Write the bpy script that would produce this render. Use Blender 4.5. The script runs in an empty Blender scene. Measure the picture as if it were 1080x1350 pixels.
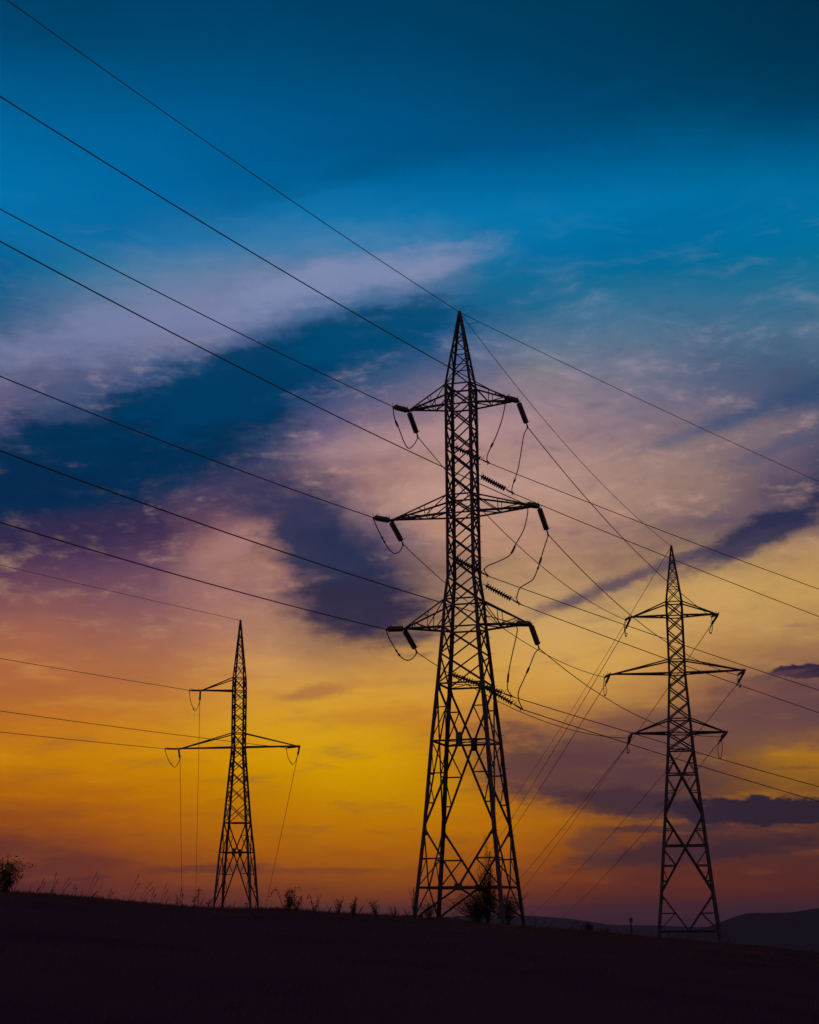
import bpy, math, random
import numpy as np
from math import sin, cos, tan, atan, atan2, radians, degrees, sqrt, pi
from mathutils import Vector, Matrix, noise as mnoise
random.seed(7)
scene = bpy.context.scene
C = scene.collection
ZO = 1.6                                    # eye height above the ground at the camera

# ------------------------------------------------------------------ camera
FPX, PITCH, ROLL = 2198.82, 0.23584, 0.0087553       # focal length in pixels of a 1350 px high frame
cd = bpy.data.cameras.new('camera'); cam = bpy.data.objects.new('camera', cd); C.objects.link(cam)
cd.sensor_fit = 'VERTICAL'; cd.sensor_height = 36; cd.sensor_width = 28.8
cd.lens = FPX / 1350 * 36; cd.clip_start = 0.1; cd.clip_end = 60000
fw = Vector((0, cos(PITCH), sin(PITCH))); rt = Vector((1, 0, 0)); up = Vector((0, -sin(PITCH), cos(PITCH)))
R2_ = rt * cos(ROLL) - up * sin(ROLL); U2_ = rt * sin(ROLL) + up * cos(ROLL)
m = Matrix.Identity(4)
for i in range(3):
    m[i][0] = R2_[i]; m[i][1] = U2_[i]; m[i][2] = -fw[i]
m.translation = (0, 0, ZO)
cam.matrix_world = m
scene.camera = cam
scene.view_settings.view_transform = 'Standard'; scene.view_settings.look = 'None'
scene.view_settings.exposure = 0; scene.view_settings.gamma = 1

def direction(px, py):
    """azimuth and elevation in degrees of a sight line of the photograph"""
    u = (px - 540) / FPX; v = (675 - py) / FPX
    u, v = u * cos(ROLL) + v * sin(ROLL), -u * sin(ROLL) + v * cos(ROLL)
    x, y, z = u, cos(PITCH) - v * sin(PITCH), sin(PITCH) + v * cos(PITCH)
    return degrees(atan2(x, y)), degrees(atan2(z, sqrt(x * x + y * y)))

def frame_xy(az, el):
    a, e = radians(az), radians(el)
    x, y, z = cos(e) * sin(a), cos(e) * cos(a), sin(e)
    cy = y * cos(PITCH) + z * sin(PITCH); cz = -y * sin(PITCH) + z * cos(PITCH)
    u, v = x / cy, cz / cy
    u, v = u * cos(ROLL) - v * sin(ROLL), u * sin(ROLL) + v * cos(ROLL)
    return 540 + FPX * u, 675 - FPX * v

# ------------------------------------------------------------------ sky (world): dusk colours by direction, clouds by noise
SKY = {
 0: [(0,(0,64,104)),(270,(0,63,104)),(540,(0,61,98)),(810,(0,56,88)),(1080,(0,46,75))],
 50: [(0,(0,72,118)),(270,(0,70,115)),(540,(0,66,108)),(810,(0,58,94)),(1080,(0,50,80))],
 100: [(0,(0,84,136)),(270,(0,80,130)),(540,(0,74,120)),(810,(0,62,100)),(1080,(0,54,86))],
 150: [(0,(0,96,152)),(270,(0,88,144)),(540,(0,80,132)),(720,(0,72,118)),(900,(0,68,108)),(1080,(0,66,106))],
 200: [(0,(0,106,166)),(270,(0,96,154)),(450,(0,84,140)),(600,(0,84,138)),(720,(0,80,132)),(900,(0,92,142)),(1080,(0,92,140))],
 250: [(0,(0,112,174)),(150,(0,104,166)),(300,(0,94,152)),(430,(0,104,164)),(600,(0,106,164)),(750,(0,112,170)),(900,(0,112,168)),(1080,(0,108,160))],
 300: [(0,(10,112,172)),(150,(0,104,164)),(300,(20,114,172)),(450,(30,124,180)),(600,(10,120,178)),(750,(0,118,176)),(900,(0,108,164)),(1080,(0,110,160))],
 350: [(0,(0,92,150)),(90,(36,112,162)),(200,(72,122,168)),(330,(92,126,168)),(450,(96,124,168)),(540,(115,130,172)),(600,(100,125,170)),(650,(20,106,155)),(750,(0,104,156)),(900,(0,104,154)),(1080,(10,108,156))],
 400: [(0,(36,94,143)),(90,(88,112,155)),(200,(110,124,166)),(330,(114,123,165)),(420,(80,108,158)),(500,(60,100,150)),(560,(50,95,148)),(620,(14,92,146)),(680,(10,98,148)),(800,(50,112,155)),(950,(50,108,150)),(1080,(62,108,145))],
 450: [(0,(80,97,140)),(100,(106,112,155)),(230,(118,118,160)),(310,(100,108,155)),(370,(10,76,130)),(500,(0,72,125)),(580,(20,80,132)),(640,(80,105,145)),(720,(92,114,150)),(800,(98,117,148)),(950,(78,106,142)),(1080,(92,112,144))],
 500: [(0,(98,96,135)),(90,(102,100,142)),(160,(80,88,135)),(230,(10,64,116)),(400,(0,62,112)),(480,(40,76,122)),(540,(90,96,135)),(600,(108,104,138)),(720,(126,118,144)),(850,(115,114,142)),(980,(60,85,125)),(1080,(40,76,116))],
 550: [(0,(95,84,125)),(60,(40,64,110)),(130,(5,54,100)),(270,(0,54,102)),(360,(20,62,108)),(430,(90,85,130)),(540,(140,110,140)),(680,(155,122,145)),(800,(130,110,138)),(900,(110,100,130)),(1000,(120,105,128)),(1080,(100,95,118))],
 600: [(0,(20,50,95)),(90,(0,48,94)),(200,(0,48,92)),(300,(26,56,98)),(370,(90,78,112)),(450,(145,110,126)),(560,(166,128,134)),(700,(166,131,138)),(820,(150,122,132)),(930,(124,106,122)),(1020,(114,97,113)),(1080,(80,75,105))],
 650: [(0,(0,40,84)),(120,(0,42,84)),(220,(36,46,85)),(300,(80,60,98)),(370,(66,58,92)),(430,(110,86,110)),(500,(160,120,126)),(600,(174,135,134)),(720,(168,134,134)),(850,(160,128,128)),(950,(134,108,116)),(1020,(80,68,95)),(1080,(40,48,85))],
 700: [(0,(30,36,76)),(120,(50,40,80)),(220,(70,48,84)),(300,(135,92,112)),(370,(110,80,105)),(430,(45,48,85)),(500,(90,75,100)),(580,(180,135,128)),(700,(175,132,125)),(820,(150,115,118)),(900,(100,82,98)),(980,(90,76,95)),(1080,(150,115,105))],
 750: [(0,(78,52,80)),(100,(86,58,86)),(200,(100,68,92)),(290,(155,110,112)),(370,(162,114,112)),(430,(95,70,90)),(480,(48,46,78)),(560,(110,85,98)),(640,(160,125,105)),(720,(165,130,108)),(780,(130,98,98)),(860,(158,122,98)),(950,(180,142,105)),(1080,(182,142,96))],
 800: [(0,(138,86,90)),(100,(134,85,92)),(200,(142,94,98)),(300,(168,118,108)),(380,(138,98,100)),(440,(65,52,80)),(510,(60,50,78)),(570,(150,115,95)),(650,(188,146,96)),(750,(202,160,102)),(850,(205,165,104)),(950,(202,158,96)),(1080,(188,145,88))],
 850: [(0,(172,104,70)),(50,(176,107,70)),(180,(154,98,80)),(280,(176,120,90)),(380,(198,148,96)),(450,(145,104,86)),(520,(165,118,80)),(600,(200,152,84)),(700,(208,162,90)),(850,(208,162,86)),(950,(186,138,80)),(1080,(158,116,74))],
 900: [(0,(168,96,60)),(100,(180,106,58)),(200,(180,110,64)),(280,(196,130,64)),(360,(208,148,74)),(450,(215,155,66)),(540,(215,155,60)),(650,(215,158,60)),(750,(215,158,70)),(850,(195,140,70)),(950,(150,100,68)),(1080,(100,68,72))],
 950: [(0,(188,110,34)),(120,(196,120,30)),(220,(204,132,32)),(300,(212,148,36)),(400,(214,160,34)),(500,(208,148,28)),(560,(196,126,38)),(650,(172,112,56)),(750,(160,105,65)),(850,(115,75,65)),(950,(110,72,68)),(1080,(100,66,66))],
 1000: [(0,(192,120,8)),(150,(200,130,4)),(300,(208,142,0)),(430,(214,156,0)),(540,(208,152,0)),(620,(190,118,20)),(680,(110,70,58)),(780,(95,60,65)),(880,(85,55,65)),(950,(110,70,55)),(1020,(190,130,15)),(1080,(190,125,10))],
 1045: [(0,(170,92,12)),(150,(182,105,8)),(300,(190,122,0)),(450,(200,140,0)),(560,(196,135,0)),(640,(185,115,10)),(720,(150,90,35)),(800,(95,58,52)),(900,(85,55,50)),(1000,(120,75,40)),(1080,(110,70,40))],
 1080: [(0,(140,68,25)),(150,(172,94,14)),(300,(182,108,6)),(450,(190,120,2)),(600,(188,118,2)),(700,(182,108,8)),(780,(155,88,22)),(860,(112,64,42)),(950,(96,57,46)),(1080,(82,49,48))],
 1120: [(0,(98,47,44)),(100,(128,60,34)),(250,(166,88,12)),(400,(174,98,8)),(550,(172,98,8)),(680,(164,90,12)),(760,(138,72,24)),(850,(92,50,44)),(950,(84,46,43)),(1080,(84,46,42))],
 1160: [(0,(86,43,46)),(150,(114,53,38)),(300,(124,60,34)),(450,(150,76,18)),(600,(146,74,18)),(720,(124,58,28)),(850,(102,47,34)),(950,(98,44,33)),(1080,(90,41,34))],
 1200: [(0,(78,37,46)),(300,(95,44,44)),(500,(104,48,38)),(700,(92,41,38)),(850,(74,34,40)),(950,(72,34,40)),(1080,(64,31,40))],
 1240: [(0,(50,26,42)),(540,(55,28,42)),(1080,(45,24,38))],
}
# cloud streaks with an edge of their own: centre x, y, half length, half width, tilt (deg, up to the right +), softness, strength, colour
STREAKS = [
 (185,590,200,58,16,.4,.95,(0,46,82)),
 (85,592,95,38,14,.4,.85,(0,48,84)),
 (40,645,110,42,0,.45,.9,(6,42,78)),
 (335,500,165,46,20,.4,.95,(0,58,98)),
 (500,442,120,32,12,.4,.85,(0,72,112)),
 (110,700,170,24,6,.55,.6,(56,44,76)),
 (285,722,60,20,35,.6,.4,(160,114,112)),
 (560,575,130,16,8,.8,.5,(186,150,146)),
 (610,650,140,22,10,.8,.5,(196,154,142)),
 (330,705,60,16,30,.6,.5,(176,126,120)),
 (250,412,240,34,14,.65,.6,(122,130,170)),
 (450,368,150,24,12,.6,.6,(134,144,182)),
 (590,345,70,15,22,.7,.5,(132,140,176)),
 (425,722,130,50,-46,.5,.92,(38,48,80)),
 (480,805,85,38,-8,.55,.9,(50,44,70)),
 (520,700,60,14,-20,.7,.4,(120,96,110)),
 (350,655,70,26,-14,.6,.6,(60,56,90)),
 (840,310,180,22,12,.8,.35,(0,100,152)),
 (560,200,260,14,14,.9,.4,(0,76,122)),
 (1010,698,115,19,21,.5,.95,(40,44,76)),
 (930,742,90,12,18,.7,.6,(76,66,90)),
 (845,758,120,8,19,.5,.7,(74,62,86)),
 (800,775,110,10,18,.7,.5,(88,72,92)),
 (1040,585,70,9,16,.7,.5,(70,80,112)),
 (950,560,110,8,14,.8,.45,(60,84,118)),
 (1020,535,90,14,12,.8,.5,(20,66,112)),
 (780,1020,150,42,-12,.35,.8,(88,58,62)),
 (1015,1070,125,17,-2,.15,.98,(46,34,50)),
 (998,1053,17,8,0,.25,.98,(46,34,50)),
 (830,1060,110,20,-6,.5,.7,(56,40,54)),
 (900,1122,140,16,5,.4,.8,(62,40,50)),
 (1010,1118,90,9,2,.4,.7,(60,40,50)),
 (790,1112,30,24,0,.35,.55,(95,58,48)),
 (880,1092,80,5,0,.4,.75,(66,44,54)),
 (985,1108,55,4.5,-3,.5,.5,(66,42,50)),
 (1064,884,46,9,-4,.15,1.0,(46,36,58)),
 (1025,889,40,3.5,8,.5,.5,(95,66,72)),
 (1050,938,100,40,4,.55,.7,(98,66,70)),
 (900,962,120,30,4,.7,.45,(112,76,68)),
 (1050,862,70,10,10,.7,.5,(150,108,80)),
 (415,913,42,9,8,.6,.55,(150,88,66)),
 (275,1145,78,5,2,.5,.55,(84,44,48)),
 (400,1148,110,3.5,0,.7,.4,(96,48,46)),
 (120,1157,24,2.5,3,.6,.5,(76,40,50)),
 (55,1125,100,14,-8,.7,.45,(80,40,48)),
 (480,945,80,10,2,.8,.3,(170,100,50)),
 (1052,1012,28,2.5,0,.5,.5,(110,70,50)),
 (1052,824,14,2.5,0,.6,.5,(150,110,90)),
]
SUN_AZ, SUN_EL = -3.0, 0.8                # the sun has just gone behind the crest, below the yellow glow

w = bpy.data.worlds.new('World'); scene.world = w; w.use_nodes = True
nt = w.node_tree; nt.nodes.clear()
N = nt.nodes.new; LK = nt.links.new
def sock(n, k): return n.inputs[k]
def setin(n, k, v):
    if isinstance(v, bpy.types.NodeSocket): LK(v, n.inputs[k])
    elif v is not None: n.inputs[k].default_value = v
def M(op, a, b=None, c=None, clamp=False):
    n = N('ShaderNodeMath'); n.operation = op; n.use_clamp = clamp
    setin(n, 0, a); setin(n, 1, b); setin(n, 2, c); return n.outputs[0]
def VM(op, a, b=None):
    n = N('ShaderNodeVectorMath'); n.operation = op; setin(n, 0, a)
    if op == 'SCALE': setin(n, 3, b)
    else: setin(n, 1, b)
    return n.outputs[0] if op not in ('LENGTH', 'DOT_PRODUCT') else n.outputs[1]
def MIX(f, a, b, blend='MIX'):
    n = N('ShaderNodeMix'); n.data_type = 'RGBA'; n.blend_type = blend; n.clamp_factor = True
    setin(n, 0, f); setin(n, 6, a); setin(n, 7, b); return n.outputs[2]
def NOISE(vec, scale, detail=4, rough=.55, dist=0.0):
    n = N('ShaderNodeTexNoise'); n.noise_dimensions = '3D'; setin(n, 'Vector', vec)
    n.inputs['Scale'].default_value = scale; n.inputs['Detail'].default_value = detail
    n.inputs['Roughness'].default_value = rough; n.inputs['Distortion'].default_value = dist
    return n
def SMOOTH(x, a, b):
    n = N('ShaderNodeMapRange'); n.interpolation_type = 'SMOOTHSTEP'; setin(n, 0, x)
    n.inputs[1].default_value = a; n.inputs[2].default_value = b; return n.outputs[0]
def lin(c): return tuple(((v / 255) / 12.92 if v <= 10 else ((v / 255 + .055) / 1.055) ** 2.4) for v in c)
def rgba(c): return lin(c) + (1.0,)

tc = N('ShaderNodeTexCoord')
sep = N('ShaderNodeSeparateXYZ'); LK(tc.outputs['Generated'], sep.inputs[0])
dx, dy, dz = sep.outputs
az = M('MULTIPLY', M('ARCTAN2', dx, dy), 180 / pi)
el = M('MULTIPLY', M('ARCSINE', dz), 180 / pi)
cmb = N('ShaderNodeCombineXYZ'); LK(az, cmb.inputs[0]); LK(el, cmb.inputs[1])
P0 = cmb.outputs[0]
mp = N('ShaderNodeMapping'); LK(P0, mp.inputs[0]); mp.inputs['Rotation'].default_value = (0, 0, radians(-17)); mp.inputs['Scale'].default_value = (.42, 1.0, 1.0)
PS = mp.outputs[0]                         # coordinates drawn out along the wind
mp2 = N('ShaderNodeMapping'); LK(P0, mp2.inputs[0]); mp2.inputs['Rotation'].default_value = (0, 0, radians(-4)); mp2.inputs['Scale'].default_value = (.22, 1.0, 1.0)
PH = mp2.outputs[0]                        # flatter streaks near the horizon
# warp: broad, then fine
n1 = NOISE(PS, .55, 5, .6)
w1 = VM('SCALE', VM('SUBTRACT', n1.outputs['Color'], (.5, .5, .5)), 2.0)
n1b = NOISE(P0, 2.6, 5, .62)
w1b = VM('SCALE', VM('SUBTRACT', n1b.outputs['Color'], (.5, .5, .5)), .55)
hz = SMOOTH(el, 0.0, 12.0)                  # calmer near the horizon
amp = M('MULTIPLY_ADD', hz, .75, .25)
PW = VM('ADD', P0, VM('MULTIPLY', VM('SCALE', VM('ADD', w1, w1b), amp), (1.0, .62, 0)))
sw = N('ShaderNodeSeparateXYZ'); LK(PW, sw.inputs[0]); azw, elw = sw.outputs[0], sw.outputs[1]

def table(px, py):
    px = min(max(px, 0), 1080); py = min(max(py, 0), 1240)
    ys = sorted(SKY)
    def row(y):
        r = SKY[y]
        return np.array([np.interp(px, [a for a, _ in r], [c[k] for _, c in r]) for k in range(3)])
    for a, b in zip(ys, ys[1:]):
        if a <= py <= b:
            t = (py - a) / (b - a); c = row(a) * (1 - t) + row(b) * t
            if c[2] > c[0] * 1.15 and py < 700: c = c * (np.array([1, 1.0, .985]) if py < 330 else np.array([1, 1.01, .96]))
            if 480 < py < 780 and c[0] > 115: c = c + np.array([8, 6, -8])
            return c
E0, E1 = -2.0, 40.0
cols = [-14.6 + 29.2 * i / 15 for i in range(16)]
elr = M('DIVIDE', M('SUBTRACT', elw, E0), E1 - E0, clamp=True)
prev = None
for i, a in enumerate(cols):
    cr = N('ShaderNodeValToRGB'); cr.color_ramp.interpolation = 'LINEAR'; LK(elr, cr.inputs[0])
    els = [-1.4 + 31.6 * k / 29 for k in range(30)] + [40]
    while len(cr.color_ramp.elements) < len(els): cr.color_ramp.elements.new(1.0)
    for k, e in enumerate(els):
        c = table(*frame_xy(a, min(e, 30)))
        if e > 31: c = c * .55
        cr.color_ramp.elements[k].position = (e - E0) / (E1 - E0); cr.color_ramp.elements[k].color = rgba(c)
    if prev is None: prev = cr.outputs[0]
    else:
        f = N('ShaderNodeMapRange'); f.interpolation_type = 'LINEAR'; LK(azw, f.inputs[0])
        f.inputs[1].default_value = cols[i - 1]; f.inputs[2].default_value = a
        prev = MIX(f.outputs[0], prev, cr.outputs[0])
sky = prev
# wispy structure: ragged streaks of the lit and of the shaded cloud colour that belong to each height
WISPS = [(0,(0,80,125),(0,45,75)),(200,(10,112,160),(0,76,116)),(270,(46,128,172),(0,86,130)),(350,(138,150,186),(0,88,138)),(450,(150,146,174),(0,70,116)),(550,(182,150,152),(88,84,112)),(650,(206,162,144),(116,94,106)),
 (750,(204,160,124),(96,74,88)),(850,(224,172,100),(122,86,82)),(950,(220,164,40),(128,80,56)),(1050,(210,140,8),(96,60,48)),(1120,(190,104,16),(88,46,46)),(1180,(134,62,36),(78,38,44)),(1240,(60,30,42),(44,24,38))]
def wisp_ramp(k):
    cr = N('ShaderNodeValToRGB'); LK(elr0, cr.inputs[0]); L_ = sorted((direction(540, y[0])[1], y[k]) for y in WISPS)
    while len(cr.color_ramp.elements) < len(L_): cr.color_ramp.elements.new(1.0)
    for q, (e, c) in enumerate(L_): cr.color_ramp.elements[q].position = min(max((e - E0) / (E1 - E0), 0), 1); cr.color_ramp.elements[q].color = rgba(c)
    return cr.outputs[0]
elr0 = M('DIVIDE', M('SUBTRACT', el, E0), E1 - E0, clamp=True)
LIT, SHADE = wisp_ramp(1), wisp_ramp(2)
mpw = N('ShaderNodeMapping'); LK(P0, mpw.inputs[0]); mpw.inputs['Rotation'].default_value = (0, 0, radians(-19)); mpw.inputs['Scale'].default_value = (.30, 1.0, 1.0)
mpw.inputs['Location'].default_value = (3.1, 7.7, 0)
bend = VM('MULTIPLY', VM('SUBTRACT', NOISE(P0, .22, 2, .5).outputs['Color'], (.5, .5, .5)), (1.0, 2.4, 0))
PWs = VM('ADD', mpw.outputs[0], bend)
s1 = NOISE(PWs, 1.0, 9, .58, 0).outputs[0]          # broad streaks with ragged detail
s3 = NOISE(VM('MULTIPLY', PWs, (.5, 1.5, 1)), 2.2, 7, .58, 0).outputs[0]   # thin combed wisps
s2 = NOISE(PH, 1.6, 8, .56, 0).outputs[0]               # flat bars near the horizon
low = SMOOTH(el, 13.0, 5.0); cl = SMOOTH(el, 25.5, 17.5)
f_up = M('ADD', M('MULTIPLY', M('SUBTRACT', s1, .5), 3.2), M('MULTIPLY', M('SUBTRACT', s3, .5), 1.3))
f_lo = M('MULTIPLY', M('SUBTRACT', s2, .5), 3.6)
s4 = NOISE(VM('MULTIPLY', PS, (1.3, 1.0, 1)), 2.3, 8, .62).outputs[0]           # small mottled tufts
f_up = M('ADD', M('MULTIPLY', f_up, .78), M('MULTIPLY', M('MULTIPLY', M('SUBTRACT', s4, .5), SMOOTH(el, 22.0, 18.5)), 1.9))
ff = M('ADD', M('MULTIPLY', f_up, M('SUBTRACT', 1.0, low)), M('MULTIPLY', f_lo, low))
kk = M('MULTIPLY', M('MULTIPLY_ADD', cl, .80, .20), M('MULTIPLY_ADD', low, -.32, 1.0))
litf = M('MULTIPLY', SMOOTH(ff, -.05, 1.15), kk); shf = M('MULTIPLY', SMOOTH(ff, .05, -1.15), kk)
sky = MIX(M('MULTIPLY', litf, .62), sky, LIT)
sky = MIX(M('MULTIPLY', shf, .62), sky, SHADE)
# separate streaks
nE = NOISE(PS, 1.0, 6, .6); nF = NOISE(PH, 3.0, 5, .55)
edge = M('ADD', M('MULTIPLY', M('SUBTRACT', nE.outputs[0], .5), 1.4), M('MULTIPLY', M('SUBTRACT', nF.outputs[0], .5), .55))
wsmall = VM('MULTIPLY', VM('SCALE', VM('SUBTRACT', n1b.outputs['Color'], (.5, .5, .5)), .5), (1, .5, 0))
PE = VM('ADD', P0, wsmall)
for (cx, cy, rx, ry, tilt, soft, k, col) in STREAKS:
    a, e = direction(cx, cy)
    q = VM('SCALE', VM('SUBTRACT', PE, (a, e, 0)), 1 / .02606)
    ct, st = cos(radians(tilt)), sin(radians(tilt))
    U = VM('DOT_PRODUCT', q, (ct / rx, st / rx, 0)); V = VM('DOT_PRODUCT', q, (-st / ry, ct / ry, 0))
    d = M('SQRT', M('ADD', M('MULTIPLY', U, U), M('MULTIPLY', V, V)))
    d = M('MULTIPLY_ADD', edge, 1.5, d)
    mask = M('MULTIPLY', SMOOTH(d, 1 + soft, max(1 - soft, .05)), k)
    sky = MIX(mask, sky, rgba(col))
# away from sunset: dusk sky, tinted rosy and brightened to lift ground and steel
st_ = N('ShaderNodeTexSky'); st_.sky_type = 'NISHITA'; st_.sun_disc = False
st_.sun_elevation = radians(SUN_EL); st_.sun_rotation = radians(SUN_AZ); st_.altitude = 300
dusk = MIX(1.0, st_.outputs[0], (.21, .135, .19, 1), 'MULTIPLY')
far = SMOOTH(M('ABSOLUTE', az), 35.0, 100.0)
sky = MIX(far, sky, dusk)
# the ground hemisphere of the world is dark
below = SMOOTH(el, -1.6, -4.0)
sky = MIX(below, sky, rgba((24, 14, 24)))
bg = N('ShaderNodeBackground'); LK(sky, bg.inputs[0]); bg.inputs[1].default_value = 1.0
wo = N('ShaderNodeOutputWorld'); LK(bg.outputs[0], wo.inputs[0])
w.cycles.sampling_method = 'MANUAL'; w.cycles.sample_map_resolution = 512

# ------------------------------------------------------------------ sun: only a trace of afterglow
ld = bpy.data.lights.new('sun', 'SUN'); ld.energy = .12; ld.angle = radians(10); ld.color = (1, .5, .2)
so = bpy.data.objects.new('sun', ld); C.objects.link(so)
sd = Vector((sin(radians(SUN_AZ)) * cos(radians(2.5)), cos(radians(SUN_AZ)) * cos(radians(2.5)), sin(radians(2.5))))
so.rotation_euler = (-sd).to_track_quat('-Z', 'Y').to_euler(); so.location = (0, 0, 60)

# ------------------------------------------------------------------ helpers
def material(name, col, rough=.8, metal=0.0, var=.25, scale=8.0, col2=None, bump=0.0):
    mt = bpy.data.materials.new(name); mt.use_nodes = True; t = mt.node_tree; b = t.nodes['Principled BSDF']
    b.inputs['Specular IOR Level'].default_value = .5 if rough < .8 else 0.0
    b.inputs['Roughness'].default_value = rough; b.inputs['Metallic'].default_value = metal
    tcn = t.nodes.new('ShaderNodeTexCoord'); nz = t.nodes.new('ShaderNodeTexNoise'); nz.inputs['Scale'].default_value = scale; nz.inputs['Detail'].default_value = 5
    t.links.new(tcn.outputs['Object'], nz.inputs['Vector'])
    r = t.nodes.new('ShaderNodeValToRGB'); r.color_ramp.elements[0].position = .3; r.color_ramp.elements[1].position = .7
    c2 = col2 or tuple(c * (1 + var) for c in col); c1 = col if col2 else tuple(c * (1 - var) for c in col)
    r.color_ramp.elements[0].color = (*c1, 1); r.color_ramp.elements[1].color = (*c2, 1)
    t.links.new(nz.outputs[0], r.inputs[0]); t.links.new(r.outputs[0], b.inputs['Base Color'])
    if bump:
        bp = t.nodes.new('ShaderNodeBump'); bp.inputs['Strength'].default_value = bump; t.links.new(nz.outputs[0], bp.inputs['Height']); t.links.new(bp.outputs[0], b.inputs['Normal'])
    return mt
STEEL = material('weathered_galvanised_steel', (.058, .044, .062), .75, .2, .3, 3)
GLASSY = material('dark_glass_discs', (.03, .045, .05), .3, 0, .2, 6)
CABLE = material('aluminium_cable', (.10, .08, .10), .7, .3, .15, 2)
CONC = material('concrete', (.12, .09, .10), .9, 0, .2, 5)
PLATE = material('sign_plate', (.05, .045, .05), .6, .2, .2, 4)
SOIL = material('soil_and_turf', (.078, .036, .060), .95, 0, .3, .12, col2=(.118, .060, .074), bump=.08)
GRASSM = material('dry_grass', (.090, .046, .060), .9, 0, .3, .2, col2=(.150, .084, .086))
LEAFM = material('dark_leaves', (.04, .045, .022), .8, 0, .3, 2)
STEMM = material('brown_stems', (.05, .038, .028), .85, 0, .25, 3)
HILLM = material('wooded_hills', (.055, .045, .06), .95, 0, .3, .01, col2=(.065, .055, .07))

class MB:
    def __init__(s): s.v = []; s.f = []
    def add(s, vs, fs):
        o = len(s.v); s.v += [tuple(v) for v in vs]; s.f += [tuple(i + o for i in f) for f in fs]
    def tube(s, pts, rad, n=6, caps=True):
        pts = [Vector(p) for p in pts]; k = len(pts); rs = rad if hasattr(rad, '__len__') else [rad] * k
        ref = None; vs = []; fs = []
        for i, p in enumerate(pts):
            d = (pts[min(i + 1, k - 1)] - pts[max(i - 1, 0)]).normalized()
            if ref is None: ref = Vector((0, 0, 1)) if abs(d.z) < .9 else Vector((1, 0, 0))
            a = (ref - d * ref.dot(d)).normalized(); ref = a; b = d.cross(a)
            for j in range(n):
                t = 2 * pi * j / n; vs.append(p + (a * cos(t) + b * sin(t)) * rs[i])
        for i in range(k - 1):
            for j in range(n):
                fs.append((i * n + j, i * n + (j + 1) % n, (i + 1) * n + (j + 1) % n, (i + 1) * n + j))
        if caps: fs.append(tuple(range(n - 1, -1, -1))); fs.append(tuple((k - 1) * n + j for j in range(n)))
        s.add(vs, fs)
    def angle(s, p, q, w, t=None, toward=None):
        """a steel angle (L section) from p to q, its corner turned away from the point 'toward'"""
        p = Vector(p); q = Vector(q); d = (q - p)
        if d.length < 1e-4: return
        d.normalize(); t = t or w * .14
        c = (Vector(toward) - (p + q) / 2) if toward is not None else Vector((.3, .2, 1))
        c = c - d * c.dot(d)
        if c.length < 1e-3: c = Vector((1, 0, 0)) - d * d.x
        c.normalize(); e = d.cross(c)
        a = (c + e).normalized(); b = (c - e).normalized()      # the two flanges
        prof = [(0, 0), (w, 0), (w, t), (t, t), (t, w), (0, w)]
        off = (a + b) * (-.25 * w)
        vs = [p + off + a * x + b * y for x, y in prof] + [q + off + a * x + b * y for x, y in prof]
        fs = [(i, (i + 1) % 6, (i + 1) % 6 + 6, i + 6) for i in range(6)] + [(5, 4, 3, 2, 1, 0), (6, 7, 8, 9, 10, 11)]
        s.add(vs, fs)
    def slab(s, c, a, b, n, ha, hb, hn):
        c, a, b, n = map(Vector, (c, a, b, n)); a = a.normalized() * ha; b = b.normalized() * hb; n = n.normalized() * hn
        vs = [c + a * i + b * j + n * k for k in (-1, 1) for i, j in ((-1, -1), (1, -1), (1, 1), (-1, 1))]
        s.add(vs, [(3, 2, 1, 0), (4, 5, 6, 7), (0, 1, 5, 4), (1, 2, 6, 5), (2, 3, 7, 6), (3, 0, 4, 7)])
    def build(s, name, mat, parent=None, smooth=False):
        me = bpy.data.meshes.new(name); me.from_pydata(s.v, [], s.f); me.update(); me.materials.append(mat)
        if smooth: me.polygons.foreach_set('use_smooth', [True] * len(me.polygons))
        o = bpy.data.objects.new(name, me); C.objects.link(o)
        if parent is not None:
            o.parent = parent; o.matrix_parent_inverse = Matrix.Identity(4)
        return o
def thing(name, label, cat, loc=(0, 0, 0), rotz=0.0, group=None):
    o = bpy.data.objects.new(name, None); o.empty_display_size = .5; C.objects.link(o)
    o.location = loc; o.rotation_euler = (0, 0, rotz); tag(o, label, cat, group); return o
def tag(o, label, cat, group=None):
    o['label'] = label; o['category'] = cat
    if group: o['group'] = group
    return o
def structure(o): o['kind'] = 'structure'; return o
def W(p): return Vector((p[0], p[1], p[2] + ZO))
def copy_thing(root):
    r = root.copy(); C.objects.link(r)
    for ch in list(root.children):
        c = ch.copy(); C.objects.link(c); c.parent = r
        for g in list(ch.children):
            d = g.copy(); C.objects.link(d); d.parent = c
    return r

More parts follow.
